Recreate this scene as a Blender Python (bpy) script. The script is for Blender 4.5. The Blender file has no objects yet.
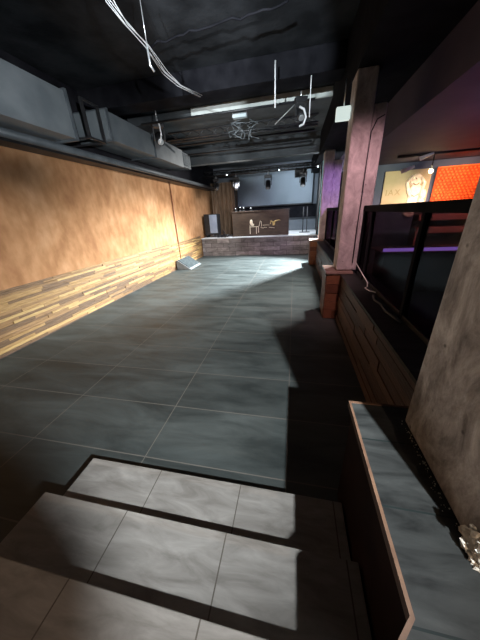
import bpy, bmesh, math, random
from mathutils import Vector, Matrix
random.seed(7)
SC = bpy.context.scene
COL = SC.collection
PI = math.pi

# ------------------------------------------------------------------ camera
cam = bpy.data.objects.new('camera', bpy.data.cameras.new('camera'))
COL.objects.link(cam)
right = Vector((0.97787672, 0.20250144, -0.05244326))
down = Vector((0.03552435, -0.4078289, -0.91236704))
fwd = Vector((-0.20614351, 0.89031947, -0.40600011))
m = Matrix((right, -down, -fwd)).transposed().to_4x4()
m.translation = Vector((0, 0, 1.865))
cam.matrix_world = m
cam.data.sensor_fit = 'VERTICAL'
cam.data.sensor_height = 32
cam.data.lens = 12
cam.data.clip_start = 0.02
SC.camera = cam

# ------------------------------------------------------------------ world, exposure, main lights
w = bpy.data.worlds.new('world'); SC.world = w
w.use_nodes = True
w.node_tree.nodes['Background'].inputs[0].default_value = (0.25, 0.22, 0.35, 1)
w.node_tree.nodes['Background'].inputs[1].default_value = 0.0
SC.view_settings.view_transform = 'Standard'
SC.view_settings.look = 'None'
SC.view_settings.exposure = 0.0
SC.view_settings.gamma = 1.0
SC.view_settings.use_curve_mapping = False


def lamp(name, kind, loc, energy, color, size=0.05, aim=None, cone=None, blend=0.5):
    l = bpy.data.lights.new(name, kind)
    l.energy = energy; l.color = color
    if kind == 'AREA':
        l.size = size
    else:
        l.shadow_soft_size = size
    if kind == 'SPOT':
        l.spot_size = math.radians(cone); l.spot_blend = blend
    o = bpy.data.objects.new(name, l); COL.objects.link(o); o.location = loc
    if aim is not None:
        o.rotation_euler = (Vector(aim) - Vector(loc)).to_track_quat('-Z', 'Y').to_euler()
    return o


# flood light behind the photographer, on the right
FLOOD = Vector((0.9, -0.55, 2.15))
lamp('entry_floodlight', 'SPOT', FLOOD, 2200, (0.92, 0.97, 1.0), 0.022, aim=(-4.4, 6.2, 2.4), cone=125, blend=1.0)
# warm lamp further behind, on the left
lamp('entry_warm_lamp', 'SPOT', (1.1, -3.5, 2.4), 380, (1.0, 0.72, 0.52), 0.03, aim=(-.6, .5, .3), cone=48, blend=0.6)
# lamps over the room, plus an added wall fill
lamp('room_lamp_right', 'SPOT', (1.40, 5.5, 3.25), 1700, (0.95, 0.97, 0.95), 0.10, aim=(-2.0, 6.4, 0.0), cone=94, blend=0.8)
lamp('stage_lamp_right', 'SPOT', (1.24, 10.15, 3.2), 12500, (0.85, 0.95, 1.0), 0.06, aim=(-3.0, 7.6, -1.5), cone=80, blend=0.7)
lamp('wall_fill', 'SPOT', (-0.6, 10.9, 3.2), 950, (1.0, 0.96, 0.9), 0.06, aim=(-4.4, 9.2, 2.3), cone=76, blend=0.9)  # added fill, brightens the far upper wall; no known fixture
lamp('stage_lamp_centre', 'SPOT', (-0.2, 12.2, 3.1), 380, (0.85, 0.93, 1.0), 0.06, aim=(0.3, 12.3, 0.8), cone=120, blend=0.8)
lamp('stage_lamp_left', 'SPOT', (-2.4, 11.5, 3.1), 380, (0.9, 0.95, 1.0), 0.06, aim=(-3.0, 12.3, 0.8), cone=140, blend=0.8)
lamp('screen_lamp', 'SPOT', (0.2, 12.4, 3.2), 230, (0.75, 0.88, 1.0), 0.1, aim=(0.0, 14.3, 2.6), cone=120, blend=0.9)
# pink and violet lamps of the bar side, with added fills
lamp('bar_lamp_pink', 'SPOT', (0.9, 2.6, 3.3), 190, (1.0, 0.58, 0.62), 0.1, aim=(0.9, 4.6, 1.4), cone=70, blend=0.8)
lamp('bar_lamp_violet', 'SPOT', (1.7, 6.9, 2.9), 200, (0.6, 0.32, 1.0), 0.1, aim=(1.0, 9.2, 2.0), cone=60, blend=0.8)
lamp('bar_lamp_salmon', 'SPOT', (0.3, 6.6, 3.2), 110, (1.0, 0.62, 0.5), 0.1, aim=(1.0, 9.3, 1.2), cone=40, blend=0.8)
lamp('bar_lamp_yellow', 'SPOT', (3.3, 7.75, 2.55), 120, (1.0, 0.88, 0.55), 0.05, aim=(3.3, 9.2, 2.1), cone=120, blend=0.6)
lamp('bar_lamp_orange', 'SPOT', (4.6, 7.8, 2.7), 150, (1.0, 0.5, 0.3), 0.06, aim=(4.7, 9.0, 2.1), cone=110, blend=0.7)
lamp('entry_up_lamp', 'SPOT', (-0.6, -1.5, 2.3), 3200, (0.85, 0.95, 1.0), 0.02, aim=(-1.0, 6.4, 4.35), cone=25, blend=0.4)
lamp('duct_spot', 'SPOT', (-2.9, 5.6, 3.2), 330, (1.0, 0.88, 0.8), 0.03, aim=(0.6, 0.75, 2.1), cone=22, blend=0.35)
lamp('bar_shelf_fill', 'SPOT', (4.3, 5.4, 2.7), 1300, (1.0, 0.55, 0.45), 0.08, aim=(3.8, 7.5, 1.4), cone=60, blend=0.7)  # added fill spot so the shelf shows through the smoked glass
lamp('bar_ceiling_fill', 'POINT', (3.2, 4.6, 2.2), 14, (0.45, 0.28, 0.9), 0.15)  # added violet fill for the bar ceiling


# ------------------------------------------------------------------ materials
def M(name, color, rough=0.8, metal=0.0, col2=None, scale=6.0, detail=6.0, stretch=(1, 1, 1), bump=0.0, bscale=None, emit=None, spec=None, ramp=(0.35, 0.65)):
    mt = bpy.data.materials.new(name); mt.use_nodes = True
    nt = mt.node_tree; b = nt.nodes['Principled BSDF']
    b.inputs['Base Color'].default_value = (*color, 1)
    b.inputs['Roughness'].default_value = rough
    b.inputs['Metallic'].default_value = metal
    if spec is not None: b.inputs['Specular IOR Level'].default_value = spec
    if col2 or bump:
        tc = nt.nodes.new('ShaderNodeTexCoord'); mp = nt.nodes.new('ShaderNodeMapping')
        mp.inputs['Scale'].default_value = stretch
        nt.links.new(tc.outputs['Object'], mp.inputs[0])
        nz = nt.nodes.new('ShaderNodeTexNoise'); nz.inputs['Scale'].default_value = scale; nz.inputs['Detail'].default_value = detail
        nt.links.new(mp.outputs[0], nz.inputs['Vector'])
        if col2:
            rp = nt.nodes.new('ShaderNodeValToRGB')
            rp.color_ramp.elements[0].position = ramp[0]; rp.color_ramp.elements[0].color = (*color, 1)
            rp.color_ramp.elements[1].position = ramp[1]; rp.color_ramp.elements[1].color = (*col2, 1)
            nt.links.new(nz.outputs['Fac'], rp.inputs[0]); nt.links.new(rp.outputs[0], b.inputs['Base Color'])
        if bump:
            n2 = nz
            if bscale:
                n2 = nt.nodes.new('ShaderNodeTexNoise'); n2.inputs['Scale'].default_value = bscale; n2.inputs['Detail'].default_value = 6
                nt.links.new(mp.outputs[0], n2.inputs['Vector'])
            bp = nt.nodes.new('ShaderNodeBump'); bp.inputs['Strength'].default_value = bump; bp.inputs['Distance'].default_value = 0.02
            nt.links.new(n2.outputs['Fac'], bp.inputs['Height']); nt.links.new(bp.outputs[0], b.inputs['Normal'])
    if emit:
        b.inputs['Emission Color'].default_value = (*emit[0], 1); b.inputs['Emission Strength'].default_value = emit[1]
    return mt


def tile_mat(name, c1, c2, grout, ox, oy, tw, th, rough=0.45, gw=0.006, vertical=False, nscale=2.5, bump=0.15, spec=0.5, offset=0.0, gr=0.7, vary=0.25):
    """rectangular tiles laid out on the X/Y (or X/Z) plane in object space"""
    mt = bpy.data.materials.new(name); mt.use_nodes = True
    nt = mt.node_tree; N = nt.nodes.new; L = nt.links.new
    b = nt.nodes['Principled BSDF']; b.inputs['Specular IOR Level'].default_value = spec
    tc = N('ShaderNodeTexCoord'); sp = N('ShaderNodeSeparateXYZ'); L(tc.outputs['Object'], sp.inputs[0])
    cb = N('ShaderNodeCombineXYZ')
    ax = N('ShaderNodeMath'); ax.operation = 'SUBTRACT'; ax.inputs[1].default_value = ox
    ay = N('ShaderNodeMath'); ay.operation = 'SUBTRACT'; ay.inputs[1].default_value = oy
    if vertical == 'side':
        L(sp.outputs[1], ax.inputs[0])
    else:
        L(sp.outputs[0], ax.inputs[0])
    L(sp.outputs[2 if vertical else 1], ay.inputs[0])
    L(ax.outputs[0], cb.inputs[0]); L(ay.outputs[0], cb.inputs[1])
    br = N('ShaderNodeTexBrick'); L(cb.outputs[0], br.inputs['Vector'])
    br.offset = offset; br.offset_frequency = 2; br.squash = 1.0
    br.inputs['Scale'].default_value = 1.0
    br.inputs['Brick Width'].default_value = tw; br.inputs['Row Height'].default_value = th
    br.inputs['Mortar Size'].default_value = gw; br.inputs['Mortar Smooth'].default_value = 0.1; br.inputs['Bias'].default_value = 0.0
    br.inputs['Color1'].default_value = (1 - vary, 1 - vary, 1 - vary, 1); br.inputs['Color2'].default_value = (1 + vary, 1 + vary, 1 + vary, 1)
    br.inputs['Mortar'].default_value = (1, 1, 1, 1)
    mp = N('ShaderNodeMapping'); mp.inputs['Scale'].default_value = (0.6, 2.2, 1.5); L(tc.outputs['Object'], mp.inputs[0])
    nz = N('ShaderNodeTexNoise'); nz.inputs['Scale'].default_value = nscale; nz.inputs['Detail'].default_value = 9; nz.inputs['Roughness'].default_value = 0.62
    nz.inputs['Distortion'].default_value = 0.6
    L(mp.outputs[0], nz.inputs['Vector'])
    rp = N('ShaderNodeValToRGB'); rp.color_ramp.elements[0].position = 0.34; rp.color_ramp.elements[1].position = 0.7
    rp.color_ramp.elements[0].color = (*c1, 1); rp.color_ramp.elements[1].color = (*c2, 1)
    L(nz.outputs['Fac'], rp.inputs[0])
    mu = N('ShaderNodeMixRGB'); mu.blend_type = 'MULTIPLY'; mu.inputs[0].default_value = 1; mu.use_clamp = False
    L(rp.outputs[0], mu.inputs[1]); L(br.outputs['Color'], mu.inputs[2])
    mx = N('ShaderNodeMixRGB'); L(br.outputs['Fac'], mx.inputs[0]); L(mu.outputs[0], mx.inputs[1]); mx.inputs[2].default_value = (*grout, 1)
    L(mx.outputs[0], b.inputs['Base Color'])
    ro = N('ShaderNodeMapRange'); ro.inputs[3].default_value = rough - 0.08; ro.inputs[4].default_value = rough + 0.15
    L(nz.outputs['Fac'], ro.inputs[0])
    r2 = N('ShaderNodeMix'); r2.data_type = 'FLOAT'; L(br.outputs['Fac'], r2.inputs[0]); L(ro.outputs[0], r2.inputs[2]); r2.inputs[3].default_value = gr
    L(r2.outputs[0], b.inputs['Roughness'])
    bp = N('ShaderNodeBump'); bp.inputs['Strength'].default_value = bump; bp.inputs['Distance'].default_value = 0.01
    L(nz.outputs['Fac'], bp.inputs['Height']); L(bp.outputs[0], b.inputs['Normal'])
    return mt


def plaster_mat():
    mt = bpy.data.materials.new('ochre_plaster'); mt.use_nodes = True
    nt = mt.node_tree; N = nt.nodes.new; L = nt.links.new
    b = nt.nodes['Principled BSDF']; b.inputs['Roughness'].default_value = 0.9; b.inputs['Specular IOR Level'].default_value = 0.1
    tc = N('ShaderNodeTexCoord')
    n1 = N('ShaderNodeTexNoise'); n1.inputs['Scale'].default_value = 0.9; n1.inputs['Detail'].default_value = 10; n1.inputs['Roughness'].default_value = 0.6; n1.inputs['Distortion'].default_value = 0.4
    L(tc.outputs['Object'], n1.inputs['Vector'])
    r1 = N('ShaderNodeValToRGB'); e = r1.color_ramp.elements
    e[0].position = 0.3; e[0].color = (0.235, 0.108, 0.050, 1); e[1].position = 0.72; e[1].color = (0.42, 0.235, 0.125, 1)
    x = e.new(0.5); x.color = (0.33, 0.168, 0.080, 1)
    L(n1.outputs['Fac'], r1.inputs[0])
    n2 = N('ShaderNodeTexNoise'); n2.inputs['Scale'].default_value = 7; n2.inputs['Detail'].default_value = 8
    mp = N('ShaderNodeMapping'); mp.inputs['Scale'].default_value = (1, 1, 0.5); L(tc.outputs['Object'], mp.inputs[0]); L(mp.outputs[0], n2.inputs['Vector'])
    r2 = N('ShaderNodeValToRGB'); r2.color_ramp.elements[0].position = 0.35; r2.color_ramp.elements[0].color = (0.8, 0.78, 0.75, 1)
    r2.color_ramp.elements[1].position = 0.7; r2.color_ramp.elements[1].color = (1.1, 1.12, 1.15, 1)
    L(n2.outputs['Fac'], r2.inputs[0])
    mu = N('ShaderNodeMixRGB'); mu.blend_type = 'MULTIPLY'; mu.inputs[0].default_value = 1
    L(r1.outputs[0], mu.inputs[1]); L(r2.outputs[0], mu.inputs[2]); L(mu.outputs[0], b.inputs['Base Color'])
    bp = N('ShaderNodeBump'); bp.inputs['Strength'].default_value = 0.15; bp.inputs['Distance'].default_value = 0.015
    L(n1.outputs['Fac'], bp.inputs['Height']); L(bp.outputs[0], b.inputs['Normal'])
    return mt


def concrete_mat(name, c1, c2, c3, bump=0.6, lo=0.36, hi=0.66):
    mt = bpy.data.materials.new(name); mt.use_nodes = True
    nt = mt.node_tree; N = nt.nodes.new; L = nt.links.new
    b = nt.nodes['Principled BSDF']; b.inputs['Roughness'].default_value = 0.85
    tc = N('ShaderNodeTexCoord')
    n1 = N('ShaderNodeTexNoise'); n1.inputs['Scale'].default_value = 5; n1.inputs['Detail'].default_value = 12; n1.inputs['Roughness'].default_value = 0.7; n1.inputs['Distortion'].default_value = 0.5
    mp = N('ShaderNodeMapping'); mp.inputs['Scale'].default_value = (1.4, 1.4, 0.8); L(tc.outputs['Object'], mp.inputs[0]); L(mp.outputs[0], n1.inputs['Vector'])
    r1 = N('ShaderNodeValToRGB'); e = r1.color_ramp.elements
    e[0].position = lo; e[0].color = (*c1, 1); e[1].position = hi; e[1].color = (*c3, 1); x = e.new(0.5); x.color = (*c2, 1)
    L(n1.outputs['Fac'], r1.inputs[0])
    vo = N('ShaderNodeTexVoronoi'); vo.inputs['Scale'].default_value = 9; L(tc.outputs['Object'], vo.inputs['Vector'])
    rv = N('ShaderNodeValToRGB'); rv.color_ramp.elements[0].position = 0.03; rv.color_ramp.elements[0].color = (0.25, 0.25, 0.25, 1)
    rv.color_ramp.elements[1].position = 0.10; rv.color_ramp.elements[1].color = (1, 1, 1, 1); L(vo.outputs['Distance'], rv.inputs[0])
    mu = N('ShaderNodeMixRGB'); mu.blend_type = 'MULTIPLY'; mu.inputs[0].default_value = 1
    L(r1.outputs[0], mu.inputs[1]); L(rv.outputs[0], mu.inputs[2]); L(mu.outputs[0], b.inputs['Base Color'])
    n3 = N('ShaderNodeTexNoise'); n3.inputs['Scale'].default_value = 18; n3.inputs['Detail'].default_value = 8; L(tc.outputs['Object'], n3.inputs['Vector'])
    bp = N('ShaderNodeBump'); bp.inputs['Strength'].default_value = bump; bp.inputs['Distance'].default_value = 0.012
    L(n3.outputs['Fac'], bp.inputs['Height']); L(bp.outputs[0], b.inputs['Normal'])
    return mt


MT = {}
MT['floor'] = tile_mat('slate_floor_tiles', (0.023, 0.028, 0.0275), (0.062, 0.072, 0.070), (0.10, 0.093, 0.082), -1.18, 0.0, 1.19, 0.596, rough=0.50, spec=0.3, gw=0.005, offset=0.0, nscale=1.8, vary=0.12)
MT['step'] = tile_mat('pale_step_tiles', (0.135, 0.125, 0.113), (0.255, 0.243, 0.225), (0.07, 0.06, 0.05), -0.895, 0.0, 0.6, 40.0, rough=0.5, gw=0.0035, nscale=6.0, vary=0.05)
MT['ledge'] = tile_mat('dark_ledge_tiles', (0.008, 0.009, 0.009), (0.038, 0.041, 0.040), (0.004, 0.008, 0.008), -0.2, 0.33, 2.4, 0.3, rough=0.5, gw=0.0035, nscale=5.5, vary=0.22, spec=0.3)
MT['stage_brick'] = tile_mat('stage_stone_cladding', (0.13, 0.11, 0.108), (0.38, 0.33, 0.33), (0.04, 0.03, 0.03), 0, 0, 0.6, 0.2, rough=0.7, vertical=True, offset=0.5, nscale=4, vary=0.35, gw=0.008)
MT['stage_top'] = M('stage_floor_grey', (0.55, 0.57, 0.60), 0.5, col2=(0.72, 0.74, 0.76), scale=2)
MT['plaster'] = plaster_mat()
MT['concrete'] = concrete_mat('raw_concrete', (0.13, 0.112, 0.10), (0.30, 0.27, 0.245), (0.50, 0.465, 0.43))
MT['concrete_pale'] = concrete_mat('pale_column_concrete', (0.24, 0.21, 0.21), (0.44, 0.40, 0.40), (0.70, 0.64, 0.63), 1.0, 0.28, 0.74)
MT['rubble'] = M('pale_plaster_rubble', (0.50, 0.46, 0.38), 0.9, col2=(0.75, 0.72, 0.64), scale=30, bump=0.8)
MT['dark_ceiling'] = M('dark_ceiling_paint', (0.008, 0.009, 0.011), 0.8, col2=(0.024, 0.026, 0.030), scale=2.2, bump=0.3, bscale=12, spec=0.1)
MT['grey_ceiling'] = M('grey_ceiling_paint', (0.03, 0.035, 0.04), 0.85, col2=(0.062, 0.07, 0.076), scale=2.0, bump=0.3, bscale=12)
MT['pale_beam'] = M('pale_beam_paint', (0.45, 0.49, 0.47), 0.7, col2=(0.62, 0.65, 0.63), scale=3, bump=0.2)
MT['black_paint'] = M('black_paint', (0.006, 0.006, 0.008), 0.8, col2=(0.012, 0.012, 0.015), scale=4, spec=0.05)
MT['black_metal'] = M('black_metal', (0.014, 0.014, 0.016), 0.45, 0.3, col2=(0.024, 0.024, 0.026), scale=9)
MT['duct'] = M('grey_duct_sheet', (0.08, 0.094, 0.104), 0.55, 0.1, col2=(0.118, 0.132, 0.142), scale=2.5)
MT['pipe'] = M('grey_pipe_paint', (0.045, 0.054, 0.062), 0.5, 0.2, col2=(0.07, 0.08, 0.09), scale=5)
MT['chrome'] = M('bare_steel', (0.62, 0.64, 0.66), 0.3, 0.8, col2=(0.75, 0.76, 0.78), scale=8)
MT['white_cable'] = M('white_cable_sheath', (0.62, 0.62, 0.64), 0.45, col2=(0.75, 0.75, 0.76), scale=8)
MT['dark_wall'] = M('dark_wall_paint', (0.012, 0.012, 0.015), 0.8, col2=(0.02, 0.02, 0.024), scale=2)
MT['navy_wall'] = M('navy_wall_paint', (0.05, 0.075, 0.14), 0.8, col2=(0.07, 0.10, 0.18), scale=2)
MT['stage_back'] = M('grey_back_wall_paint', (0.10, 0.115, 0.135), 0.8, col2=(0.14, 0.155, 0.175), scale=1.5)
MT['screen'] = M('projection_screen_cloth', (0.15, 0.185, 0.215), 0.75, col2=(0.18, 0.215, 0.25), scale=1)
MT['desk'] = M('dark_brown_desk_laminate', (0.042, 0.026, 0.018), 0.5, col2=(0.07, 0.045, 0.03), scale=3, stretch=(1, 1, 4))
MT['gold'] = M('gold_leaf', (0.72, 0.50, 0.18), 0.35, 0.5, col2=(0.85, 0.66, 0.3), scale=10)
MT['pale_gold'] = M('pale_gold_paint', (0.75, 0.64, 0.48), 0.5, col2=(0.85, 0.76, 0.6), scale=10)
MT['curtain'] = M('brown_curtain_cloth', (0.16, 0.10, 0.06), 0.9, col2=(0.30, 0.20, 0.13), scale=6, stretch=(3, 3, 0.3))
MT['rust'] = M('rust_brown_paint', (0.20, 0.07, 0.03), 0.6, col2=(0.32, 0.13, 0.06), scale=8)
MT['trim'] = M('brown_edge_trim', (0.075, 0.04, 0.025), 0.5, col2=(0.12, 0.068, 0.042), scale=12)
MT['beige'] = M('beige_wall_paint', (0.40, 0.37, 0.25), 0.8, col2=(0.50, 0.46, 0.33), scale=2)
MT['mural'] = M('mural_cream_plaster', (0.85, 0.80, 0.66), 0.7, col2=(0.95, 0.92, 0.82), scale=14, bump=0.5)
MT['mural_dark'] = M('mural_brown_lines', (0.24, 0.17, 0.10), 0.8, col2=(0.32, 0.23, 0.14), scale=9)
MT['mural_red'] = M('mural_dusty_red', (0.45, 0.12, 0.08), 0.8, col2=(0.55, 0.2, 0.13), scale=9)
MT['bar_wood'] = M('reddish_bar_wood', (0.20, 0.07, 0.045), 0.5, col2=(0.30, 0.12, 0.08), scale=5, stretch=(1, 1, 5))
MT['dark_leather'] = M('dark_leather', (0.02, 0.012, 0.012), 0.4, col2=(0.035, 0.02, 0.02), scale=14)
MT['grey_case'] = M('grey_wedge_shell', (0.11, 0.12, 0.125), 0.6, col2=(0.16, 0.17, 0.175), scale=6)
MT['pale_panel'] = M('pale_blue_grey_panel', (0.34, 0.40, 0.42), 0.5, col2=(0.44, 0.49, 0.51), scale=5)
MT['bluescreen'] = M('blue_grey_screen', (0.22, 0.27, 0.36), 0.25, col2=(0.30, 0.35, 0.44), scale=3)
MT['white_box'] = M('white_lit_box', (0.75, 0.8, 0.78), 0.5, col2=(0.85, 0.88, 0.86), scale=5, emit=((0.8, 0.95, 0.9), 0.75))
MT['led_violet'] = M('violet_led', (0.4, 0.3, 0.9), 0.5, emit=((0.42, 0.30, 1.0), 6.0))
MT['led_cyan'] = M('cyan_led', (0.3, 0.8, 0.9), 0.5, emit=((0.18, 0.75, 0.85), 0.55))
MT['bulb'] = M('warm_bulb', (1, 0.9, 0.6), 0.5, emit=((1.0, 0.8, 0.35), 14))
MT['bulb_white'] = M('white_lens', (1, 1, 1), 0.3, emit=((0.85, 0.95, 1.0), 5))
MT['cloth_dark'] = M('dark_jacket_cloth', (0.02, 0.02, 0.025), 0.9, col2=(0.03, 0.03, 0.035), scale=20)
WOOD = []
for i, (a, b_) in enumerate([((0.21, 0.115, 0.038), (0.30, 0.175, 0.062)), ((0.15, 0.075, 0.026), (0.22, 0.12, 0.042)), ((0.09, 0.046, 0.019), (0.15, 0.08, 0.032)),
                             ((0.28, 0.17, 0.06), (0.40, 0.26, 0.10)), ((0.075, 0.040, 0.018), (0.135, 0.073, 0.031)), ((0.26, 0.145, 0.055), (0.17, 0.09, 0.036))]):
    WOOD.append(M('reclaimed_wood_tone', a, 0.6, col2=b_, scale=5, stretch=(8, 1.2, 14), bump=0.5))
REDWOOD = []
for a, b_ in [((0.17, 0.07, 0.035), (0.24, 0.10, 0.05)), ((0.10, 0.04, 0.022), (0.15, 0.06, 0.032)), ((0.20, 0.09, 0.042), (0.28, 0.125, 0.06)), ((0.08, 0.03, 0.018), (0.13, 0.05, 0.03))]:
    REDWOOD.append(M('dark_red_wood_tone', a, 0.5, col2=b_, scale=6, stretch=(2, 2, 12), bump=0.3))


DARKWOOD = []
for a, b_ in [((0.055, 0.026, 0.016), (0.085, 0.04, 0.025)), ((0.04, 0.018, 0.012), (0.06, 0.028, 0.018)), ((0.075, 0.036, 0.02), (0.11, 0.055, 0.032)), ((0.025, 0.012, 0.009), (0.04, 0.018, 0.012))]:
    DARKWOOD.append(M('dark_brown_board_tone', a, 0.5, col2=b_, scale=6, stretch=(2, 2, 12), bump=0.3))


def glass_mat():
    mt = bpy.data.materials.new('smoked_glass'); mt.use_nodes = True
    nt = mt.node_tree; b = nt.nodes['Principled BSDF']
    nt.nodes.remove(b)
    tr = nt.nodes.new('ShaderNodeBsdfTransparent'); tr.inputs[0].default_value = (0.22, 0.18, 0.21, 1)
    gl = nt.nodes.new('ShaderNodeBsdfGlossy'); gl.inputs['Roughness'].default_value = 0.12; gl.inputs[0].default_value = (0.6, 0.6, 0.65, 1)
    mx = nt.nodes.new('ShaderNodeMixShader'); mx.inputs[0].default_value = 0.03
    nt.links.new(tr.outputs[0], mx.inputs[1]); nt.links.new(gl.outputs[0], mx.inputs[2])
    nt.links.new(mx.outputs[0], nt.nodes['Material Output'].inputs[0])
    return mt


MT['glass'] = glass_mat()


# ------------------------------------------------------------------ mesh helpers
class MB:
    def __init__(self):
        self.bm = bmesh.new()

    def box(self, a, b, bev=0.0, mi=0, rot=None, about=None):
        t = bmesh.new()
        bmesh.ops.create_cube(t, size=1)
        c = [(a[i] + b[i]) / 2 for i in range(3)]; s = [max(abs(b[i] - a[i]), 1e-4) for i in range(3)]
        for v in t.verts:
            v.co = Vector((v.co.x * s[0], v.co.y * s[1], v.co.z * s[2]))
        if bev: bmesh.ops.bevel(t, geom=t.edges[:], offset=bev, segments=2, profile=0.5, affect='EDGES')
        R = rot.to_4x4() if rot is not None else Matrix()
        for v in t.verts: v.co = Vector(c) + R @ v.co
        self._merge(t, mi); return self

    def _merge(self, t, mi=0, smooth=False):
        mp = {}
        for v in t.verts: mp[v] = self.bm.verts.new(v.co)
        for f in t.faces:
            try:
                n = self.bm.faces.new([mp[v] for v in f.verts]); n.material_index = mi; n.smooth = smooth
            except ValueError:
                pass
        t.free()

    def tube(self, pts, r, seg=8, mi=0, caps=True):
        pts = [Vector(p) for p in pts]
        n = len(pts); rs = r if isinstance(r, (list, tuple)) else [r] * n
        rings = []
        prev = None
        for i, p in enumerate(pts):
            d = (pts[min(i + 1, n - 1)] - pts[max(i - 1, 0)]).normalized()
            if prev is None:
                up = Vector((0, 0, 1)) if abs(d.z) < 0.9 else Vector((1, 0, 0))
                u = d.cross(up).normalized()
            else:
                u = (prev - d * prev.dot(d)).normalized()
            prev = u
            v = d.cross(u).normalized()
            rings.append([self.bm.verts.new(p + (u * math.cos(2 * PI * k / seg) + v * math.sin(2 * PI * k / seg)) * rs[i]) for k in range(seg)])
        for i in range(n - 1):
            for k in range(seg):
                f = self.bm.faces.new([rings[i][k], rings[i][(k + 1) % seg], rings[i + 1][(k + 1) % seg], rings[i + 1][k]]); f.smooth = True; f.material_index = mi
        if caps:
            self.bm.faces.new(rings[0][::-1]).material_index = mi; self.bm.faces.new(rings[-1]).material_index = mi
        return self

    def prism(self, poly, z0, z1, mi=0, axis='z'):
        def P(a, b, c):
            return {'z': (a, b, c), 'y': (a, c, b), 'x': (c, a, b)}[axis]
        A = [self.bm.verts.new(P(x, y, z0)) for x, y in poly]; B = [self.bm.verts.new(P(x, y, z1)) for x, y in poly]
        n = len(poly)
        self.bm.faces.new(A[::-1]).material_index = mi; self.bm.faces.new(B).material_index = mi
        for i in range(n):
            self.bm.faces.new([A[i], A[(i + 1) % n], B[(i + 1) % n], B[i]]).material_index = mi
        return self

    def ball(self, c, r, mi=0, sub=2, scale=(1, 1, 1)):
        t = bmesh.new(); bmesh.ops.create_icosphere(t, subdivisions=sub, radius=r)
        for v in t.verts: v.co = Vector(c) + Vector((v.co.x * scale[0], v.co.y * scale[1], v.co.z * scale[2]))
        self._merge(t, mi, True); return self

    def build(self, name, mats, parent=None, origin=None, bevel=None):
        bmesh.ops.recalc_face_normals(self.bm, faces=self.bm.faces[:])
        me = bpy.data.meshes.new(name)
        if origin is not None:
            for v in self.bm.verts: v.co -= Vector(origin)
        self.bm.to_mesh(me); self.bm.free()
        for mm in (mats if isinstance(mats, (list, tuple)) else [mats]): me.materials.append(mm)
        o = bpy.data.objects.new(name, me); COL.objects.link(o)
        if origin is not None: o.location = origin
        if parent is not None: o.parent = parent
        if bevel:
            md = o.modifiers.new('bevel', 'BEVEL'); md.width = bevel; md.segments = 2; md.limit_method = 'ANGLE'
        return o


def tag(o, label, cat, group=None):
    o['label'] = label; o['category'] = cat
    if group: o['group'] = group
    return o


def thing(name, label, cat, loc=(0, 0, 0), rz=0, group=None):
    o = bpy.data.objects.new(name, None); COL.objects.link(o)
    o.location = loc; o.rotation_euler = (0, 0, rz); o.empty_display_size = 0.1
    return tag(o, label, cat, group)


def struct(o):
    o['kind'] = 'structure'; return o


def copy_tree(o, parent=None):
    c = o.copy(); COL.objects.link(c)
    if parent is not None: c.parent = parent
    for ch in [x for x in bpy.data.objects if x.parent == o]: copy_tree(ch, c)
    return c


# ------------------------------------------------------------------ room shell
XL, XR, YB, YF = -4.4, 6.2, -4.2, 14.6
struct(MB().box((XL - .2, YB, -.12), (XR + .2, YF + .2, 0)).build('floor', MT['floor']))
struct(MB().box((XL - .2, YB, 0), (XL, YF + .2, 3.1)).box((XL - .2, YB, 3.1), (XL, YF + .2, 4.5), mi=1).build('wall_left', [MT['plaster'], MT['black_paint']]))
struct(MB().box((XR, YB, 0), (XR + .2, YF, 4.2)).build('wall_right', MT['dark_wall']))
struct(MB().box((XL - .2, YF, 0), (XR + .2, YF + .2, 4.5)).build('wall_far', MT['stage_back']))
struct(MB().box((XL - .2, YB - .2, 0), (XR + .2, YB, 4.2)).build('wall_near', MT['dark_wall']))
# ceiling: high dark slab in front, lower grey slab beyond the pale beam
VC = M('violet_grey_ceiling_paint', (0.028, 0.022, 0.045), 0.7, col2=(0.045, 0.036, 0.065), scale=2)
for a_, b_, m_ in (((XL - .2, YB, 4.3), (0.74, 7.2, 4.5), MT['dark_ceiling']), ((XL - .2, 7.2, 4.12), (0.74, YF, 4.5), MT['grey_ceiling']),
                   ((0.74, YB, 3.5), (1.55, YF, 4.5), MT['black_paint']), ((1.55, YB, 2.98), (XR, YF, 4.5), VC)):
    struct(MB().box(a_, b_).build('ceiling', m_))
struct(MB().box((XL, 5.55, 3.95), (0.735, 6.0, 4.298)).build('trim_1', MT['black_paint'], bevel=0.01))
struct(MB().box((-2.6, 7.15, 4.13), (0.735, 7.199, 4.298)).build('trim_2', MT['pale_beam']))
struct(MB().box((XL, 9.8, 3.56), (0.735, 10.1, 4.118)).build('trim_3', MT['grey_ceiling'], bevel=0.01))

# upper floor and the two steps
UP = .465
struct(MB().box((XL, YB, 0.001), (1.6, .32, UP)).build('floor_upper', MT['step'], bevel=0.004))
MB_ = MB().box((-1.49, .321, 0.001), (.359, .665, .31)).build('step', MT['step'], bevel=0.004)
struct(MB_)
MB_ = MB().box((-1.49, .666, 0.001), (.359, 1.015, .155)).build('step', MT['step'], bevel=0.004)
struct(MB_)


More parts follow.
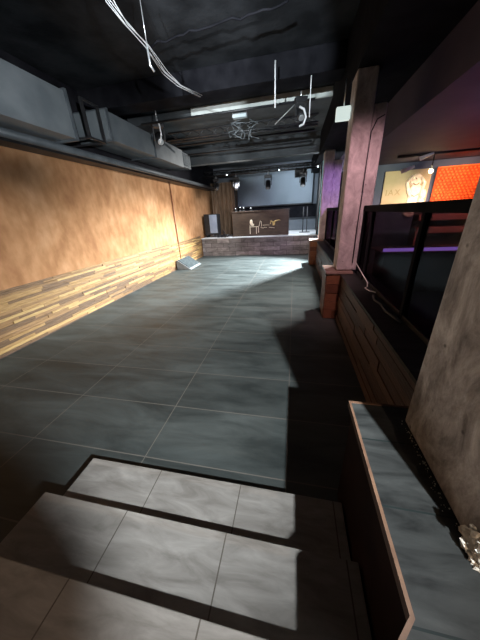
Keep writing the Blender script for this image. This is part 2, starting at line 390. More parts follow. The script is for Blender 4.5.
# reclaimed wood cladding on the left wall: individual boards in one panel
def boards(y0, y1, z0, z1, x, h, out, seedv, lmin=.35, lmax=1.1, nm=6, axis='side', x1=None):
    rnd = random.Random(seedv); mb = MB(); z = z0; 
    while z < z1 - 0.005:
        hh = min(h * rnd.uniform(.85, 1.15), z1 - z); y = y0
        while y < y1 - .01:
            l = min(rnd.uniform(lmin, lmax), y1 - y)
            d = rnd.uniform(.010, .030)
            if axis == 'side': mb.box((x, y + .001, z + .001), (x + out * d, y + l - .001, z + hh - .001), mi=rnd.randrange(nm))
            else: mb.box((y + .001, x, z + .001), (y + l - .001, x - d, z + hh - .001), mi=rnd.randrange(nm))
            y += l
        z += hh
    return mb


struct(boards(1.0, 11.55, .012, .965, XL, .044, 1, 3, lmin=.3, lmax=1.5).build('baseboard_left', WOOD))
struct(MB().box((XL, 1.0, 0), (XL + .035, 11.59, .012)).build('trim_5', MT['trim']))

# low wall on the right: core, tiled top, red-brown boards on its left face
lw = MB()
for ya, yb, xa in ((1.201, 4.28, .83), (4.28, 4.89, 1.02), (4.89, 9.14, .83), (9.14, 9.74, 1.04), (9.74, 11.12, .83)):
    lw.box((xa, ya, 0.001), (1.25, yb, .80)); lw.box((xa - (.03 if xa < 1 else 0), ya, .80), (1.27, yb, .83), mi=1)
    struct(lw.build('wall_low', [MT['dark_wall'], MT['ledge']])); lw = MB()
struct(boards(1.19, 4.28, .0, .79, .83, .095, -1, 5, nm=4, lmin=.7, lmax=1.6).build('trim_6', DARKWOOD))
struct(boards(4.9, 9.2, .0, .79, .83, .095, -1, 6, nm=4, lmin=.7, lmax=1.6).build('trim_7', DARKWOOD))
# foreground ledge beside the steps
POLY = [(.36, 1.17), (.36, .345), (.315, .295), (.315, -2.5), (1.62, -2.5), (1.62, 1.17)]
lw = MB(); lw.prism([(x + (.01 if x < 1 else 0), y - (.01 if y > 1 else 0)) for x, y in POLY], .0, .80)
lw.prism(POLY, .80, .83, mi=1)
struct(lw.build('wall_ledge', [M('ledge_side_paint', (0.014, 0.007, 0.006), 0.6, col2=(0.022, 0.011, 0.009), scale=5, spec=0.05), MT['ledge']]))
tr = MB()
P = [(.36, 1.172), (.36, .345), (.315, .295), (.315, -2.4)]
Q = [(.348, 1.184), (.348, .349), (.303, .30), (.303, -2.4)]
for i in range(3):
    tr.prism([P[i], P[i + 1], Q[i + 1], Q[i]], .795, .834)
tr.prism([(.348, 1.184), (1.0, 1.184), (1.0, 1.172), (.36, 1.172)], .795, .834)
struct(tr.build('trim_8', MT['trim']))

# stage platform
st = MB(); st.box((-4.36, 11.60, 0.001), (1.1, 14.55, .80)); st.box((-4.36, 11.57, .80), (1.12, 14.55, .84), mi=1)
o = struct(st.build('floor_stage', [MT['stage_brick'], MT['stage_top']], bevel=0.004))
# step-block panel of the left side of the stage
struct(MB().box((-3.45, 14.45, 1.5), (1.11, 14.59, 2.12)).build('trim_9', MT['black_paint']))
struct(MB().box((1.12, 11.2, 0), (1.30, 14.6, 4.0)).build('wall_stage_right', MT['dark_wall']))
struct(MB().box((0.98, 11.15, .85), (1.10, 11.27, 3.7)).build('trim_10', MT['black_paint']))


# ------------------------------------------------------------------ columns
def pillar(name, label, boxes, mat, bev=.02):
    mb = MB()
    for a, b in boxes: mb.box(a, b)
    ox = boxes[0][0]
    o = mb.build(name, mat, bevel=bev)
    return struct(o)


p = pillar('pillar', 'near pillar', [((.60, .50, .83), (1.15, 1.08, 3.5))], MT['concrete'], .012)
pillar('pillar', 'middle pillar', [((.74, 4.40, .87), (1.0, 4.76, 3.5)), ((1.0, 4.42, .87), (1.17, 4.76, 3.12))], MT['concrete_pale'])
pillar('pillar', 'far pillar', [((.86, 9.25, .87), (1.16, 9.6, 3.5)), ((1.16, 9.27, .87), (1.40, 9.6, 3.22))], MT['concrete_pale'])
# cable running down the middle pillar
tag(MB().tube([(1.15, 4.415, 2.98), (1.06, 4.41, 2.94), (1.0, 4.392, 2.8), (.99, 4.385, 2.4), (.99, 4.385, 1.9), (.98, 4.385, 1.5), (.985, 4.385, 1.0)], .008, 6).build('cable', MT['black_metal']),
    'thin black cable running down the front of the middle concrete pillar', 'cable')

# wooden plinth blocks under the two far pillars
for nm, (x0, x1, y0, y1, zt), lab in (('wooden_plinth', (.57, 1.0, 4.30, 4.88, .835), 'red-brown wooden block at the foot of the middle pillar'),
                                       ('wooden_plinth', (.57, 1.02, 9.16, 9.72, .835), 'red-brown wooden block at the foot of the far purple pillar')):
    t = thing(nm, lab, 'plinth', ((x0 + x1) / 2, y0, 0), 0, 'wooden plinth blocks')
    ox = Vector(t.location)
    b = MB().box((x0 + .02, y0 + .02, .002), (x1 - .005, y1 - .02, zt)); b.box((x0 - .005, y0 - .01, zt), (x1 + .0, y1, zt + .03))
    for v in b.bm.verts: v.co -= ox
    b.build('core', [M('block_top_wood', (0.24, 0.16, 0.13), 0.4, col2=(0.34, 0.24, 0.2), scale=6)], t)
    rnd = random.Random(int(y0 * 10)); mb = MB(); z = .01
    while z < zt - .03:
        h = min(.16, zt - z)
        l = x0 + .02
        cut = rnd.uniform(.12, .3)
        for a_, b_ in ((l, l + cut), (l + cut, x1 - .006)):
            d = rnd.uniform(.012, .03); mb.box((a_ + .001, y0 + .02, z), (b_ - .001, y0 + .02 - d, z + h - .006), mi=rnd.randrange(3))
        d = rnd.uniform(.010, .018); mb.box((l, y0 + .02, z), (l - d, y1 - .02, z + h - .006), mi=rnd.choice([1, 3]))
        z += h
    for v in mb.bm.verts: v.co -= ox
    mb.build('cladding', REDWOOD, t)

# broken pale plaster at the foot of the near pillar
rnd = random.Random(4)
mb = MB()
for k in range(420):
    u = rnd.random()
    if u < .7:
        x = .585 + abs(rnd.gauss(0, .16)); y = .498 - abs(rnd.gauss(0, .012)); hz = max(.01, .17 - .25 * abs(x - .62)) * rnd.random() ** 1.6
    else:
        x = .598 - abs(rnd.gauss(0, .007)); y = .50 + abs(rnd.gauss(0, .035)); hz = .08 * rnd.random() ** 2
    if x > 1.0: continue
    r = rnd.uniform(.005, .017); q_ = bmesh.new(); bmesh.ops.create_icosphere(q_, subdivisions=1, radius=r)
    for v in q_.verts: v.co = Vector((x, y, .832 + hz + r * .5)) + v.co * rnd.uniform(.55, 1.35)
    mb._merge(q_, 0, False)
o = mb.build('plaster_rubble', MT['rubble']); tag(o, 'broken pale plaster rubble at the foot of the near concrete pillar', 'rubble'); o['kind'] = 'stuff'
mb = MB()
for k in range(60):
    y = rnd.uniform(.6, 1.08); x = .597 - abs(rnd.gauss(0, .014)); r = rnd.uniform(.001, .0035)
    mb.ball((x, y, .83 + r * .7), r, sub=1)
o = mb.build('plaster_crumbs', MT['rubble']); tag(o, 'tiny plaster crumbs scattered on the ledge along the near pillar', 'crumbs'); o['kind'] = 'stuff'

# ------------------------------------------------------------------ smoked glass partition above the low wall
def partition(name, label, ys, x=1.08, z0=.83, z1=1.86):
    t = thing(name, label, 'partition', (x, ys[0], z0), 0, 'glass partitions on the low wall')
    L0 = Vector(t.location)
    for y in ys:
        m_ = MB().box((x - .028, y - .028, z0), (x + .028, y + .028, z1 - .07), bev=.003)
        for v in m_.bm.verts: v.co -= L0
        m_.build('post', MT['black_paint'], t)
    r = MB().box((x - .035, ys[0] - .03, z1 - .07), (x + .035, ys[-1] + .03, z1 + .012), bev=.004)
    for v in r.bm.verts: v.co -= L0
    r.build('top_rail', MT['black_paint'], t)
    r = MB().box((x - .02, ys[0], z0 + .002), (x + .02, ys[-1], z0 + .045), bev=.003)
    for v in r.bm.verts: v.co -= L0
    r.build('bottom_rail', MT['black_metal'], t)
    for a, b in zip(ys[:-1], ys[1:]):
        g = MB().box((x - .005, a + .03, z0 + .045), (x + .005, b - .03, z1 - .07))
        for v in g.bm.verts: v.co -= L0
        g.build('glass_panel', MT['glass'], t)
    return t


partition('glass_partition', 'black framed smoked glass partition between the near and middle pillars', [1.12, 2.45, 3.95, 4.36])
partition('glass_partition', 'black framed smoked glass partition between the middle and far pillars', [4.85, 6.3, 7.8, 9.2])

# cables lying on the low wall beside the partition
tag(MB().tube([(1.02, 4.3, 1.02), (1.03, 3.95, .95), (1.04, 3.6, .88), (1.02, 3.5, .845), (.98, 3.45, .842), (1.0, 3.3, .845), (1.04, 3.2, .86)], .007, 6).build('cable', MT['white_cable']),
    'pale loose cable sagging from the middle pillar onto the low wall', 'cable')
tag(MB().tube([(.99, 3.1, .846), (.96, 2.95, .846), (.99, 2.8, .846), (.97, 2.6, .846), (1.0, 2.42, .846), (1.02, 2.3, .846)], .013, 8).build('hose', MT['pipe']),
    'grey flexible hose lying on the low wall beside the glass partition', 'hose')

# ------------------------------------------------------------------ ducts and pipes along the left wall
def duct(label, y0, y1, x0, x1, z0, z1, flanges):
    t = thing('air_duct', label, 'duct', ((x0 + x1) / 2, y0, z0), 0, 'air ducts under the ceiling')
    L0 = Vector(t.location)
    b = MB().box((x0, y0, z0), (x1, y1, z1), bev=.004)
    for v in b.bm.verts: v.co -= L0
    b.build('body', MT['duct'], t)
    for y in flanges:
        f = MB()
        f.box((x0 - .02, y - .02, z0 - .03), (x1 + .03, y + .02, z0)); f.box((x0 - .02, y - .02, z1), (x1 + .03, y + .02, z1 + .03))
        f.box((x1, y - .02, z0), (x1 + .03, y + .02, z1))
        for v in f.bm.verts: v.co -= L0
        f.build('flange', MT['pipe'], t)
    return t, L0


duct('large grey air duct at the upper left edge above the ochre wall', 1.2, 4.28, -4.3, -3.6, 3.14, 3.76, [4.25, 3.0, 1.9])
t, L0 = duct('long grey air duct with a grille end above the far part of the ochre wall', 5.15, 8.7, -4.3, -3.6, 3.33, 3.80, [5.2, 6.9])
g = MB().box((-4.28, 8.7, 3.36), (-3.62, 9.35, 3.78), bev=.004)
for k in range(6): g.box((-3.62, 8.76 + k * .095, 3.40), (-3.595, 8.80 + k * .095, 3.74), mi=1)
for v in g.bm.verts: v.co -= L0
g.build('grille', [MT['pipe'], MT['duct']], t)
# open frame bracket between the ducts
fr = MB(); L0 = Vector((-3.7, 4.6, 3.3))
fr.box((-3.62, 4.55, 3.25), (-3.58, 4.60, 3.76)); fr.box((-3.62, 4.95, 3.25), (-3.58, 4.98, 3.76)); fr.box((-3.62, 4.55, 3.22), (-3.58, 4.98, 3.25)); fr.box((-3.62, 4.55, 3.76), (-3.58, 4.98, 3.79))
fr.box((-4.36, 4.56, 3.22), (-3.62, 4.60, 3.25)); fr.box((-4.36, 4.94, 3.22), (-3.62, 4.98, 3.25))
tag(fr.build('duct_bracket', MT['black_metal']), 'black metal bracket frame in the gap between the two grey ducts', 'bracket')
# tray and pipes
tag(MB().box((-4.36, 1.0, 2.98), (-4.06, 13.2, 3.03)).box((-4.08, 1.0, 2.98), (-4.055, 13.2, 3.10)).build('cable_tray', MT['black_metal']),
    'long black cable tray running just above the ochre wall', 'cable tray')
tag(MB().tube([(-3.94, 1.0, 3.045), (-3.94, 13.2, 3.045)], .06, 14).build('ceiling_pipe', MT['pipe']), 'thick grey pipe running under the ducts along the left wall', 'pipe', 'pipes under the ducts')
tag(MB().tube([(-4.2, 1.0, 3.09), (-4.2, 13.6, 3.09)], .045, 12).build('ceiling_pipe', MT['black_metal']), 'black pipe lying in the cable tray on the left wall', 'pipe', 'pipes under the ducts')
# conduit down the ochre wall
tag(MB().tube([(XL + .032, 9.05, .2), (XL + .032, 9.05, 2.97)], .022, 8).build('wall_conduit', MT['rust']), 'rust brown vertical conduit on the ochre wall', 'conduit')

# floor wedge at the foot of the conduit
t = thing('floor_wedge', 'grey wedge-shaped box on the floor at the foot of the conduit', 'wedge', (-4.05, 8.75, 0))
w_ = MB().prism([(-.28, 0), (.28, 0), (.22, .04), (-.24, .34), (-.28, .34)], -.2, .9, axis='y')
w_.build('shell', MT['grey_case'], t)
pp = MB().prism([(.205, .052), (-.225, .342), (-.215, .356), (.215, .066)], -.16, .86, axis='y')
pp.build('grille', M('wedge_grille_grey', (0.03, 0.037, 0.039), 0.9, col2=(0.05, 0.058, 0.06), spec=0.1, scale=9), t)

# ------------------------------------------------------------------ stage furniture
# desk
t = thing('stage_desk', 'wide dark brown desk with gold emblem at the front of the stage', 'desk', (-1.53, 11.9, .84))
b = MB().box((-1.32, 0, 0.001), (1.29, .06, 1.05), bev=.006); b.build('front_panel', MT['desk'], t)
MB().box((-1.32, .06, 0.001), (-1.26, .7, 1.05)).build('side_panel', MT['desk'], t)
MB().box((1.23, .06, 0.001), (1.29, .7, 1.05)).build('side_panel', MT['desk'], t)
MB().box((-1.34, -.02, 1.05), (1.31, .74, 1.10), bev=.006).build('desk_top', MT['desk'], t)
em = MB()
# emblem: pillar-and-bar chair shape on the left, small strokes, gold flourish on the right
em.box((-.50, -.012, .10), (-.47, 0, .48)); em.box((-.50, -.012, .40), (-.08, 0, .425)); em.box((-.20, -.012, .10), (-.175, 0, .40)); em.box((-.10, -.012, .15), (-.075, 0, .40))
em.tube([(-.06, -.008, .42), (.0, -.008, .66), (.05, -.008, .62), (.06, -.008, .44), (.02, -.008, .36), (.16, -.008, .34)], .012, 6)
em.tube([(.12, -.008, .46), (.26, -.008, .47), (.42, -.008, .46)], .009, 6)
em.tube([(.16, -.008, .37), (.30, -.008, .36)], .009, 6); em.tube([(.40, -.008, .36), (.56, -.008, .345), (.66, -.008, .33)], .009, 6)
em.build('emblem', MT['pale_gold'], t)
e2 = MB()
e2.ball((-.42, -.01, .60), .09, scale=(.8, .12, 1.5)); e2.ball((-.36, -.01, .50), .07, scale=(1.1, .12, .8))
e2.build('emblem_blob', MT['pale_gold'], t)
e3 = MB()
e3.tube([(.46, -.008, .50), (.50, -.008, .64), (.60, -.008, .55), (.58, -.008, .44), (.68, -.008, .62), (.84, -.008, .66), (.92, -.008, .64)], [.012, .02, .03, .02, .026, .022, .006], 6)
e3.ball((.62, -.01, .52), .06, scale=(1, .15, 1.5))
e3.build('emblem_flourish', MT['gold'], t)
# small things on the desk
for k, (x, y, h, r) in enumerate(((-2.70, 12.1, .16, .05), (-2.48, 12.12, .20, .05), (-2.32, 12.1, .18, .06), (-1.98, 12.15, .15, .05))):
    q = thing('stage_can_light', ('black can light leftmost on the dark desk', 'second black can light from the left on the desk', 'third black can light from the left on the desk', 'rightmost black can light on the dark desk')[k], 'lamp', (x, y, 1.94), 0, 'small can lights on the desk')
    MB().tube([(0, 0, .04), (0, 0, h)], r, 12).build('can', MT['black_metal'], q)
    MB().tube([(0, 0, .0), (0, 0, .04)], r * 1.3, 12).build('base', MT['black_metal'], q)
    MB().ball((0, -r, h - .03), .014, sub=1).build('lens', MT['bulb_white'], q)
# speaker with blue-grey face on the left of the stage
t = thing('stage_monitor', 'black box with a blue-grey screen at the left end of the stage', 'monitor', (-3.95, 12.25, .84), math.radians(0))
MB().box((-.34, -.25, .12), (.34, .25, 1.06), bev=.01).build('case', MT['black_metal'], t)
MB().box((-.06, -.27, .20), (.31, -.25, 1.02), bev=.004).build('screen', MT['bluescreen'], t)
for sx in (-.28, .28): MB().box((sx - .03, -.2, .001), (sx + .03, .2, .12)).build('foot', MT['black_metal'], t)
# curtain
cu = MB()
vs = []
for k in range(41):
    a = k / 40; x = -4.2 + a * 1.2; y = 13.3 + .05 * math.sin(a * 34)
    vs.append((cu.bm.verts.new((x, y, .845)), cu.bm.verts.new((x, y, 3.3))))
for k in range(40):
    f = cu.bm.faces.new([vs[k][0], vs[k + 1][0], vs[k + 1][1], vs[k][1]]); f.smooth = True
cu = cu.build('stage_curtain', MT['curtain']); md = cu.modifiers.new('s', 'SOLIDIFY'); md.thickness = .01
tag(cu, 'brown pleated curtain hanging at the left of the stage', 'curtain')
tag(MB().box((-2.98, 13.3, .842), (-2.86, 13.42, 3.35)).build('stage_post', MT['black_metal']), 'black upright post left of the grey screen', 'post')
# heap of cables
mb = MB(); rnd = random.Random(9)
for k in range(9):
    cx, cy = rnd.uniform(-3.75, -3.1), rnd.uniform(11.78, 12.0)
    mb.tube([(cx + (.12 + .05 * rnd.random()) * math.cos(a), cy + .09 * math.sin(a), .86 + .012 * k + .03 * math.sin(a * 2)) for a in [i * .5 for i in range(12)]], .016, 5)
o = tag(mb.build('cable_heap', MT['black_metal']), 'heap of coiled black cables on the stage left of the desk', 'cables'); o['kind'] = 'stuff'
tag(MB().tube([(-3.3, 11.9, .845), (-3.25, 11.92, 1.0), (-3.36, 11.95, 1.15)], .02, 6).tube([(-3.45, 11.88, .85), (-3.3, 11.9, .95), (-3.15, 11.9, .85)], .02, 6).build('microphone_stand', MT['black_metal']),
    'short black folded microphone stand among the cables on the stage', 'stand')

# projection screen
t = thing('projection_screen', 'large blue-grey projection screen hung at the back of the stage', 'screen', (-1.05, 14.3, 2.18))
MB().box((-2.25, 0, 0), (1.9, .02, 1.62)).build('cloth', MT['screen'], t)
MB().box((-2.28, -.02, -.05), (1.93, .04, 0), bev=.005).build('bottom_bar', MT['black_metal'], t)
MB().tube([(-2.3, .01, 1.66), (1.95, .01, 1.66)], .05, 12).build('roller', MT['black_metal'], t)

# uprights behind the desk
for k, x in enumerate((.42, .60)):
    q = thing('light_stand', ('thin black light stand right of the desk, left one of the pair', 'thin black light stand right of the desk, right one of the pair')[k], 'stand', (x, 13.0, .84), 0, 'thin stands right of the desk')
    MB().tube([(0, 0, .02), (0, 0, 1.15)], .022, 8).build('pole', MT['black_metal'], q)
    MB().box((-.16, -.16, .001), (.16, .16, .02), bev=.004).build('base', MT['black_metal'], q)
tag(MB().box((.93, 11.4, .845), (1.05, 11.52, 3.6), bev=.005).build('stage_upright', MT['black_metal']), 'black square upright at the right end of the stage', 'post')
tag(MB().box((.985, 11.02, .9), (1.005, 11.04, 3.65)).box((.98, 11.04, .9), (1.01, 11.06, 3.65), mi=1).build('light_strip', [MT['led_cyan'], MT['black_metal']]), 'vertical cyan light strip beside the far purple pillar', 'light strip')
tag(MB().box((.7, 11.6, .842), (1.0, 11.85, .87), bev=.004).build('stage_plate', MT['pale_panel']), 'flat pale plate lying on the right corner of the stage', 'plate')


# truss over the stage with moving heads
def moving_head(label, loc, s=1.0, rz=0, tilt=.4, group='spotlights hung over the room'):
    t = thing('spotlight', label, 'spotlight', loc, rz, group)
    MB().tube([(0, 0, 0), (0, 0, -.10 * s)], .02 * s, 8).build('clamp', MT['chrome'], t)
    MB().box((-.13 * s, -.08 * s, -.19 * s), (.13 * s, .08 * s, -.10 * s), bev=.01 * s).build('base', MT['black_metal'], t)
    for sx in (-1, 1): MB().box((sx * .10 * s, -.035 * s, -.42 * s), (sx * .125 * s, .035 * s, -.19 * s), bev=.004 * s).build('yoke_arm', MT['black_metal'], t)
    d = Vector((0, -math.sin(tilt), -math.cos(tilt))); c = Vector((0, 0, -.38 * s))
    MB().tube([c - d * .12 * s, c - d * .10 * s, c + d * .10 * s, c + d * .15 * s], [.05 * s, .085 * s, .09 * s, .08 * s], 16).build('head', MT['black_metal'], t)
    MB().tube([c + d * .15 * s, c + d * .156 * s], [.065 * s, .06 * s], 16).build('lens', MT['chrome'], t)
    return t


def truss(label, a, b, r=.025, w=.22):
    a, b = Vector(a), Vector(b); mb = MB()
    off = [Vector((0, -w / 2, 0)), Vector((0, w / 2, 0)), Vector((0, 0, w * .85))]
    for o_ in off: mb.tube([a + o_, b + o_], r, 8)
    n = max(2, int((b - a).length / .3))
    for k in range(n):
        p = a.lerp(b, k / n); q = a.lerp(b, (k + 1) / n); 
        for i in range(3): mb.tube([p + off[i], q + off[(i + 1) % 3]], r * .4, 5)
    return tag(mb.build('lighting_truss', MT['black_metal']), label, 'truss', 'lighting trusses under the ceiling')


truss('black lighting truss across the front of the stage', (-4.0, 11.9, 3.42), (1.0, 11.9, 3.42))
truss('black lighting truss across the middle of the dark ceiling', (-2.9, 6.3, 3.46), (0.4, 6.3, 3.46), .018, .18)
moving_head('black spotlight hung over the middle of the desk', (-1.15, 11.8, 3.40), 1.2)
moving_head('black spotlight hung over the right part of the stage', (.30, 11.8, 3.40), 1.2)
moving_head('black spotlight hung at the left end of the stage truss', (-2.55, 11.8, 3.40), 1.1)
moving_head('black spotlight hung at the far left over the curtain', (-3.45, 11.8, 3.40), 1.0)
tag(MB().box((-.05, 12.06, 3.14), (.45, 12.3, 3.42), bev=.01).build('speaker_box', MT['black_metal']), 'black speaker box clamped on the stage truss', 'speaker')
for k, (x, lab) in enumerate(((-.68, 'small bright lamp on the stage truss left of the speaker box'), (.85, 'small bright lamp at the right end of the stage truss'), (-2.9, 'small bright lamp at the left end of the stage truss'))):
    q = thing('small_lamp', lab, 'lamp', (x, 11.72, 3.44), 0, 'small bright lamps on the stage truss')
    MB().tube([(0, 0, 0), (0, -.1, -.04)], .045, 10).build('housing', MT['black_metal'], q)
    MB().ball((0, -.11, -.045), .024, sub=2).build('bulb', MT['bulb_white'], q)

# spotlight and rod hanging in front of the duct, with its white cable loop
s1 = moving_head('black spotlight hung on a rod in front of the far grey duct', (-3.0, 6.05, 3.86), 1.0, rz=.6, tilt=.9)
tag(MB().tube([(-3.0, 6.05, 4.0), (-3.0, 6.05, 3.86)], .012, 6).build('hanging_rod', MT['chrome']), 'short steel rod above the spotlight by the duct', 'rod', 'steel rods hanging from the ceiling')
tag(MB().tube([(-2.93, 5.95, 3.74), (-2.88, 5.9, 3.66), (-2.86, 5.88, 3.52), (-2.90, 5.9, 3.40), (-2.97, 5.95, 3.37), (-3.03, 6.0, 3.42)], .016, 8).build('cable', MT['white_cable']),
    'white cable loop under the spotlight in front of the far duct', 'cable')
tag(MB().tube([(-1.64, 3.35, 4.0), (-1.64, 3.35, 3.62)], .005, 6).tube([(-1.64, 3.35, 3.62), (-1.66, 3.4, 3.45), (-1.63, 3.42, 3.4)], .012, 6).build('hanging_rod', MT['chrome']),
    'thin wire with a hook hanging beside the white cable bundle', 'wire', 'steel rods hanging from the ceiling')
# cable bundle swooping down from the ceiling
pts = [(-1.60, 2.4, 3.62), (-1.62, 2.74, 3.60), (-1.64, 2.98, 3.58), (-1.65, 3.36, 3.60), (-1.75, 3.98, 3.62), (-1.72, 4.38, 3.62), (-1.55, 4.78, 3.62)]
for k in range(4):
    rnd = random.Random(k); q = []
    for i, p_ in enumerate(pts):
        q.append((p_[0] + (k - 1.5) * .02 + rnd.uniform(-.02, .02), p_[1] + rnd.uniform(-.01, .01), p_[2] + rnd.uniform(-.014, .014) + (0.38 if i == 0 else 0)))
    tag(MB().tube(q, .0045, 6).build('cable', MT['white_cable']), ('leftmost white cable of the bundle swooping under the dark ceiling', 'second white cable from the left in the ceiling bundle', 'third white cable from the left in the ceiling bundle', 'rightmost white cable of the bundle swooping under the dark ceiling')[k], 'cable', 'white cables in the ceiling bundle')
# dark cable run on the high ceiling
rnd = random.Random(5); q = []
for i in range(22):
    a = i / 21; q.append((-2.1 + a * 1.95, 4.1 - a * .2 + rnd.uniform(-.03, .03), 3.975 - .02 * rnd.random()))
tag(MB().tube(q, .012, 6).build('cable', MT['black_paint']), 'kinked dark cable fixed across the lit patch of ceiling', 'cable')

# white hanging rods and rig in the middle
tag(MB().tube([(-.37, 5.0, 3.97), (-.37, 5.0, 3.40)], .012, 8).build('hanging_rod', MT['white_cable']), 'long white vertical rod hanging near the middle of the ceiling', 'rod', 'steel rods hanging from the ceiling')
tag(MB().tube([(.2, 5.6, 3.98), (.2, 5.6, 3.38)], .010, 8).build('hanging_rod', MT['white_cable']), 'white vertical rod right of the looped spotlight', 'rod', 'steel rods hanging from the ceiling')
tag(MB().tube([(-.42, 5.6, 3.34), (-.02, 5.6, 3.62)], .009, 8).build('hanging_rod', MT['chrome']), 'slanting steel rod between the two hanging white rods', 'rod', 'steel rods hanging from the ceiling')
moving_head('black spotlight hung near the middle pillar under the ceiling', (.04, 5.6, 3.76), .8, rz=.3, tilt=.7)
tag(MB().tube([(.02, 5.5, 3.52), (.10, 5.48, 3.47), (.14, 5.48, 3.36), (.10, 5.48, 3.26), (.03, 5.5, 3.24)], .018, 8).build('cable', MT['white_cable']), 'white cable loop under the spotlight near the middle pillar', 'cable')
tag(MB().box((-1.35, 6.2, 3.70), (-1.05, 6.32, 3.82), bev=.008).build('ballast_box', MT['pale_panel']), 'small pale ballast box on the middle truss', 'box')
wires = MB(); rnd = random.Random(21)
for k in range(8):
    x = -1.2 + rnd.uniform(-.2, .35); z = 3.62
    wires.tube([(x + rnd.uniform(-.12, .12), 6.15 + rnd.uniform(-.05, .05), z - j * .06 + rnd.uniform(-.05, .05)) for j in range(6)], .007, 5)
o = tag(wires.build('wire_tangle', MT['duct']), 'tangle of pale wires hanging from the middle truss', 'wires'); o['kind'] = 'stuff'
for k, (y, x0, x1, z) in enumerate(((5.9, -3.3, .3, 3.72), (7.4, -3.2, .4, 3.62), (8.4, -3.3, .4, 3.6))):
    tag(MB().tube([(x0, y, z), (x1, y, z)], .022, 8).build('lighting_bar', MT['black_metal']), ('nearest black lighting bar across the ceiling', 'middle black lighting bar under the grey ceiling', 'farthest black lighting bar under the grey ceiling')[k], 'bar', 'lighting bars under the ceiling')

# lit white box by the middle pillar
t = thing('emergency_light', 'plain white lit box hanging beside the top of the middle pillar', 'light', (.64, 4.62, 3.5))
MB().tube([(0, 0, 0), (0, 0, -.32)], .008, 6).build('rod', MT['chrome'], t)
MB().box((-.10, -.04, -.48), (.09, .04, -.32), bev=.008).build('box', MT['white_box'], t)

# ------------------------------------------------------------------ bar side on the right
struct(MB().box((1.7, 9.3, 0), (6.2, 9.45, 3.2)).build('wall_bar', MT['navy_wall']))
# mural panel
t = thing('mural_panel', 'beige wall panel with a painted pale figure behind the bar', 'mural', (3.38, 9.25, 0))
MB().box((-.70, 0, 1.7), (.56, .04, 2.78), bev=.004).build('panel', MT['beige'], t)
fg = MB()
def blob(x, z, rx, rz, d=.02): fg.ball((x, -.005, z), 1, sub=2, scale=(rx, d, rz))
blob(.19, 2.50, .16, .19); blob(.21, 2.24, .17, .16); blob(.19, 1.98, .17, .22); blob(.17, 1.68, .20, .22); 
fg.tube([(.08, -.005, 2.62), (-.06, -.01, 2.44), (.02, -.01, 2.20), (.12, -.01, 2.02)], [.05, .055, .05, .045], 8)
fg.tube([(.30, -.005, 2.56), (.42, -.01, 2.42), (.38, -.01, 2.20), (.36, -.01, 1.95)], [.045, .05, .045, .04], 8)
blob(.46, 2.1, .07, .14); blob(.42, 1.85, .11, .16)
fg.build('painted_figure', MT['mural'], t)
for q_ in ([(.10, -.03, 2.42), (.19, -.032, 2.36), (.27, -.03, 2.42)], [(.12, -.03, 2.10), (.20, -.032, 2.05), (.30, -.03, 2.11)], [(.14, -.03, 2.56), (.18, -.035, 2.52)]):
    MB().tube(q_, .012, 5).build('painted_line', MT['mural_dark'], t)
MB().ball((.46, -.01, 1.80), 1, sub=2, scale=(.08, .035, .09)).build('red_patch', MT['mural_red'], t)
cu_ = bpy.data.curves.new('lettering', 'FONT'); cu_.body = 'IAX'; cu_.size = .24; cu_.extrude = .002; cu_.space_character = 1.15
to = bpy.data.objects.new('lettering', cu_); COL.objects.link(to)
dg = bpy.context.evaluated_depsgraph_get(); me = bpy.data.meshes.new_from_object(to.evaluated_get(dg)); bpy.data.objects.remove(to)
me.materials.clear(); me.materials.append(M('faded_letter_paint', (0.30, 0.27, 0.16), 0.8, col2=(0.38, 0.34, 0.21), scale=8))
lo = bpy.data.objects.new('lettering', me); COL.objects.link(lo); lo.parent = t; lo.location = (-.62, -.006, 2.12); lo.rotation_euler = (PI / 2, 0, 0)

# orange lattice screen
t = thing('lattice_screen', 'bright orange openwork lattice panel right of the mural', 'screen', (4.05, 9.2, 0))
ORG = M('orange_lattice_paint', (0.85, 0.13, 0.02), 0.6, col2=(0.95, 0.22, 0.03), scale=4); ORD = M('deep_orange_backing', (0.55, 0.07, 0.012), 0.8, col2=(0.65, 0.10, 0.02), scale=4)
MB().box((0, .02, 1.7), (1.75, .05, 2.78)).build('backing', ORD, t)
la = MB(); r_ = 0; z = 1.74
while z < 2.74:
    x = .03 + (r_ % 2) * .05
    while x < 1.68:
        la.prism([(x, z), (x + .035, z - .03), (x + .07, z), (x + .035, z + .03)], -.02, .018, axis='y'); x += .10
    z += .075; r_ += 1
for zz in (1.7, 2.76): la.box((0, -.025, zz), (1.75, .02, zz + .03))
la.build('lattice', ORG, t)
tag(MB().box((5.0, 9.05, 1.86), (5.5, 9.17, 1.90)).build('wall_shelf', MT['black_metal']), 'short black shelf on the orange lattice panel', 'shelf')

# track with lamps
t = thing('track_light', 'pale track light rail over the bar with white spot heads', 'lamp', (3.0, 8.2, 3.0))
MB().tube([(-.5, -.3, -.05), (1.9, -.3, -.02)], .03, 8).build('rail', MT['black_metal'], t)
for k, (x, z) in enumerate(((-.25, -.33), (.12, -.08))):
    MB().tube([(x - .10, -.3, z - .05), (x + .16, -.36, z + .04)], [.05, .03], 10).build('lamp_head', MT['white_cable'], t)
MB().tube([(.75, -.28, 0), (1.5, -.28, .0)], .045, 8).build('tube_lamp', MT['pipe'], t)
MB().tube([(.33, -.3, -.05), (.33, -.3, -.36)], .012, 6).build('stem', MT['black_metal'], t)
MB().ball((.33, -.3, -.42), .05, sub=2).build('bulb', MT['bulb'], t)

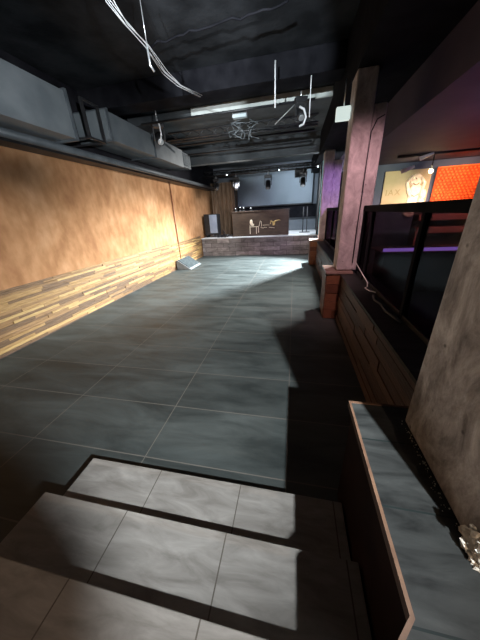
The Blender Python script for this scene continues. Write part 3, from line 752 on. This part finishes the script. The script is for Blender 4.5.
# bar counter with shelves and violet strip
t = thing('bar_counter', 'reddish bar counter with a violet light strip behind the glass', 'bar counter', (2.8, 6.0, 0))
MB().box((-.80, .02, 0.001), (1.6, .7, .90), bev=.006).build('body', MT['dark_leather'], t)
MB().box((-.92, -.10, .90), (1.7, .76, .93), bev=.005).build('counter_top', MT['bar_wood'], t)
MB().box((-.88, -.12, .935), (1.6, -.08, 1.0)).build('violet_light_strip', MT['led_violet'], t)
t = thing('back_shelf', 'reddish wooden back shelf unit behind the bar', 'shelf', (3.55, 7.6, 0))
MB().box((-.5, 0, 0.001), (.9, .05, 1.72)).build('back_panel', MT['dark_leather'], t)
for z in (1.15, 1.45): MB().box((-.5, -.3, z), (.9, 0, z + .14), bev=.005).build('shelf', MT['bar_wood'], t)
for sx in (-.5, .86): MB().box((sx, -.3, 0.001), (sx + .04, 0, 1.15)).build('upright', MT['bar_wood'], t)
t = thing('padded_armchair', 'dark padded armchair in front of the reddish bar shelf', 'chair', (3.3, 4.9, 0))
MB().box((-.35, -.3, .15), (.35, .3, .45), bev=.05).build('seat', MT['dark_leather'], t)
MB().box((-.35, .2, .45), (.35, .34, 1.1), bev=.05).build('backrest', MT['dark_leather'], t)
for sx in (-.3, .3):
    for sy in (-.25, .25): MB().tube([(sx, sy, 0), (sx, sy, .16)], .02, 8).build('leg', MT['black_metal'], t)

# added, unseen fixture around the entry flood; flaps shaped to cast shadows
t = thing('floodlight', 'added black floodlight with shadow-casting flaps on a stand behind the near pillar', 'floodlight', (1.25, -.95, UP))
L0 = Vector(t.location)
def rel(mb):
    for v in mb.bm.verts: v.co -= L0
    return mb
rel(MB().tube([(1.25, -.95, .86), (1.25, -.95, 2.05)], .018, 10)).build('pole', MT['black_metal'], t)
for k in range(3):
    a = k * 2 * PI / 3
    rel(MB().tube([(1.25, -.95, 1.1), (1.25 + .28 * math.cos(a), -.95 + .28 * math.sin(a), .84)], .012, 8)).build('leg', MT['black_metal'], t)
hd = (Vector((1.25, -.95, 2.15)) - FLOOD).normalized()
rel(MB().tube([FLOOD + hd * .06, FLOOD + hd * .10, FLOOD + hd * .34], [.14, .13, .08], 20)).build('housing', MT['black_metal'], t)
def shadow_flap(quad):  # added plates that block the flood to shade steps, wall and ceiling
    P_ = [FLOOD + Vector((-1, a, e)).normalized() * .30 for a, e in quad]
    mb = MB(); n = (P_[1] - P_[0]).cross(P_[2] - P_[0]).normalized() * .003
    A = [mb.bm.verts.new(p) for p in P_]; B = [mb.bm.verts.new(p + n) for p in P_]
    mb.bm.faces.new(A); mb.bm.faces.new(B[::-1])
    for i in range(len(A)): mb.bm.faces.new([A[i], B[i], B[(i + 1) % len(A)], A[(i + 1) % len(A)]])
    rel(mb).build('shadow_flap', MT['black_metal'], t)
shadow_flap([(-.4, -.45), (.42, -.45), (.53, -.62), (.56, -.75), (.60, -1.0), (.55, -1.08), (.42, -1.4), (-.4, -1.6)])
shadow_flap([(.66, .04), (.95, .02), (.97, .16), (.64, .18)])
shadow_flap([(.5, .44), (2.2, .44), (2.2, .64), (.5, .64)])
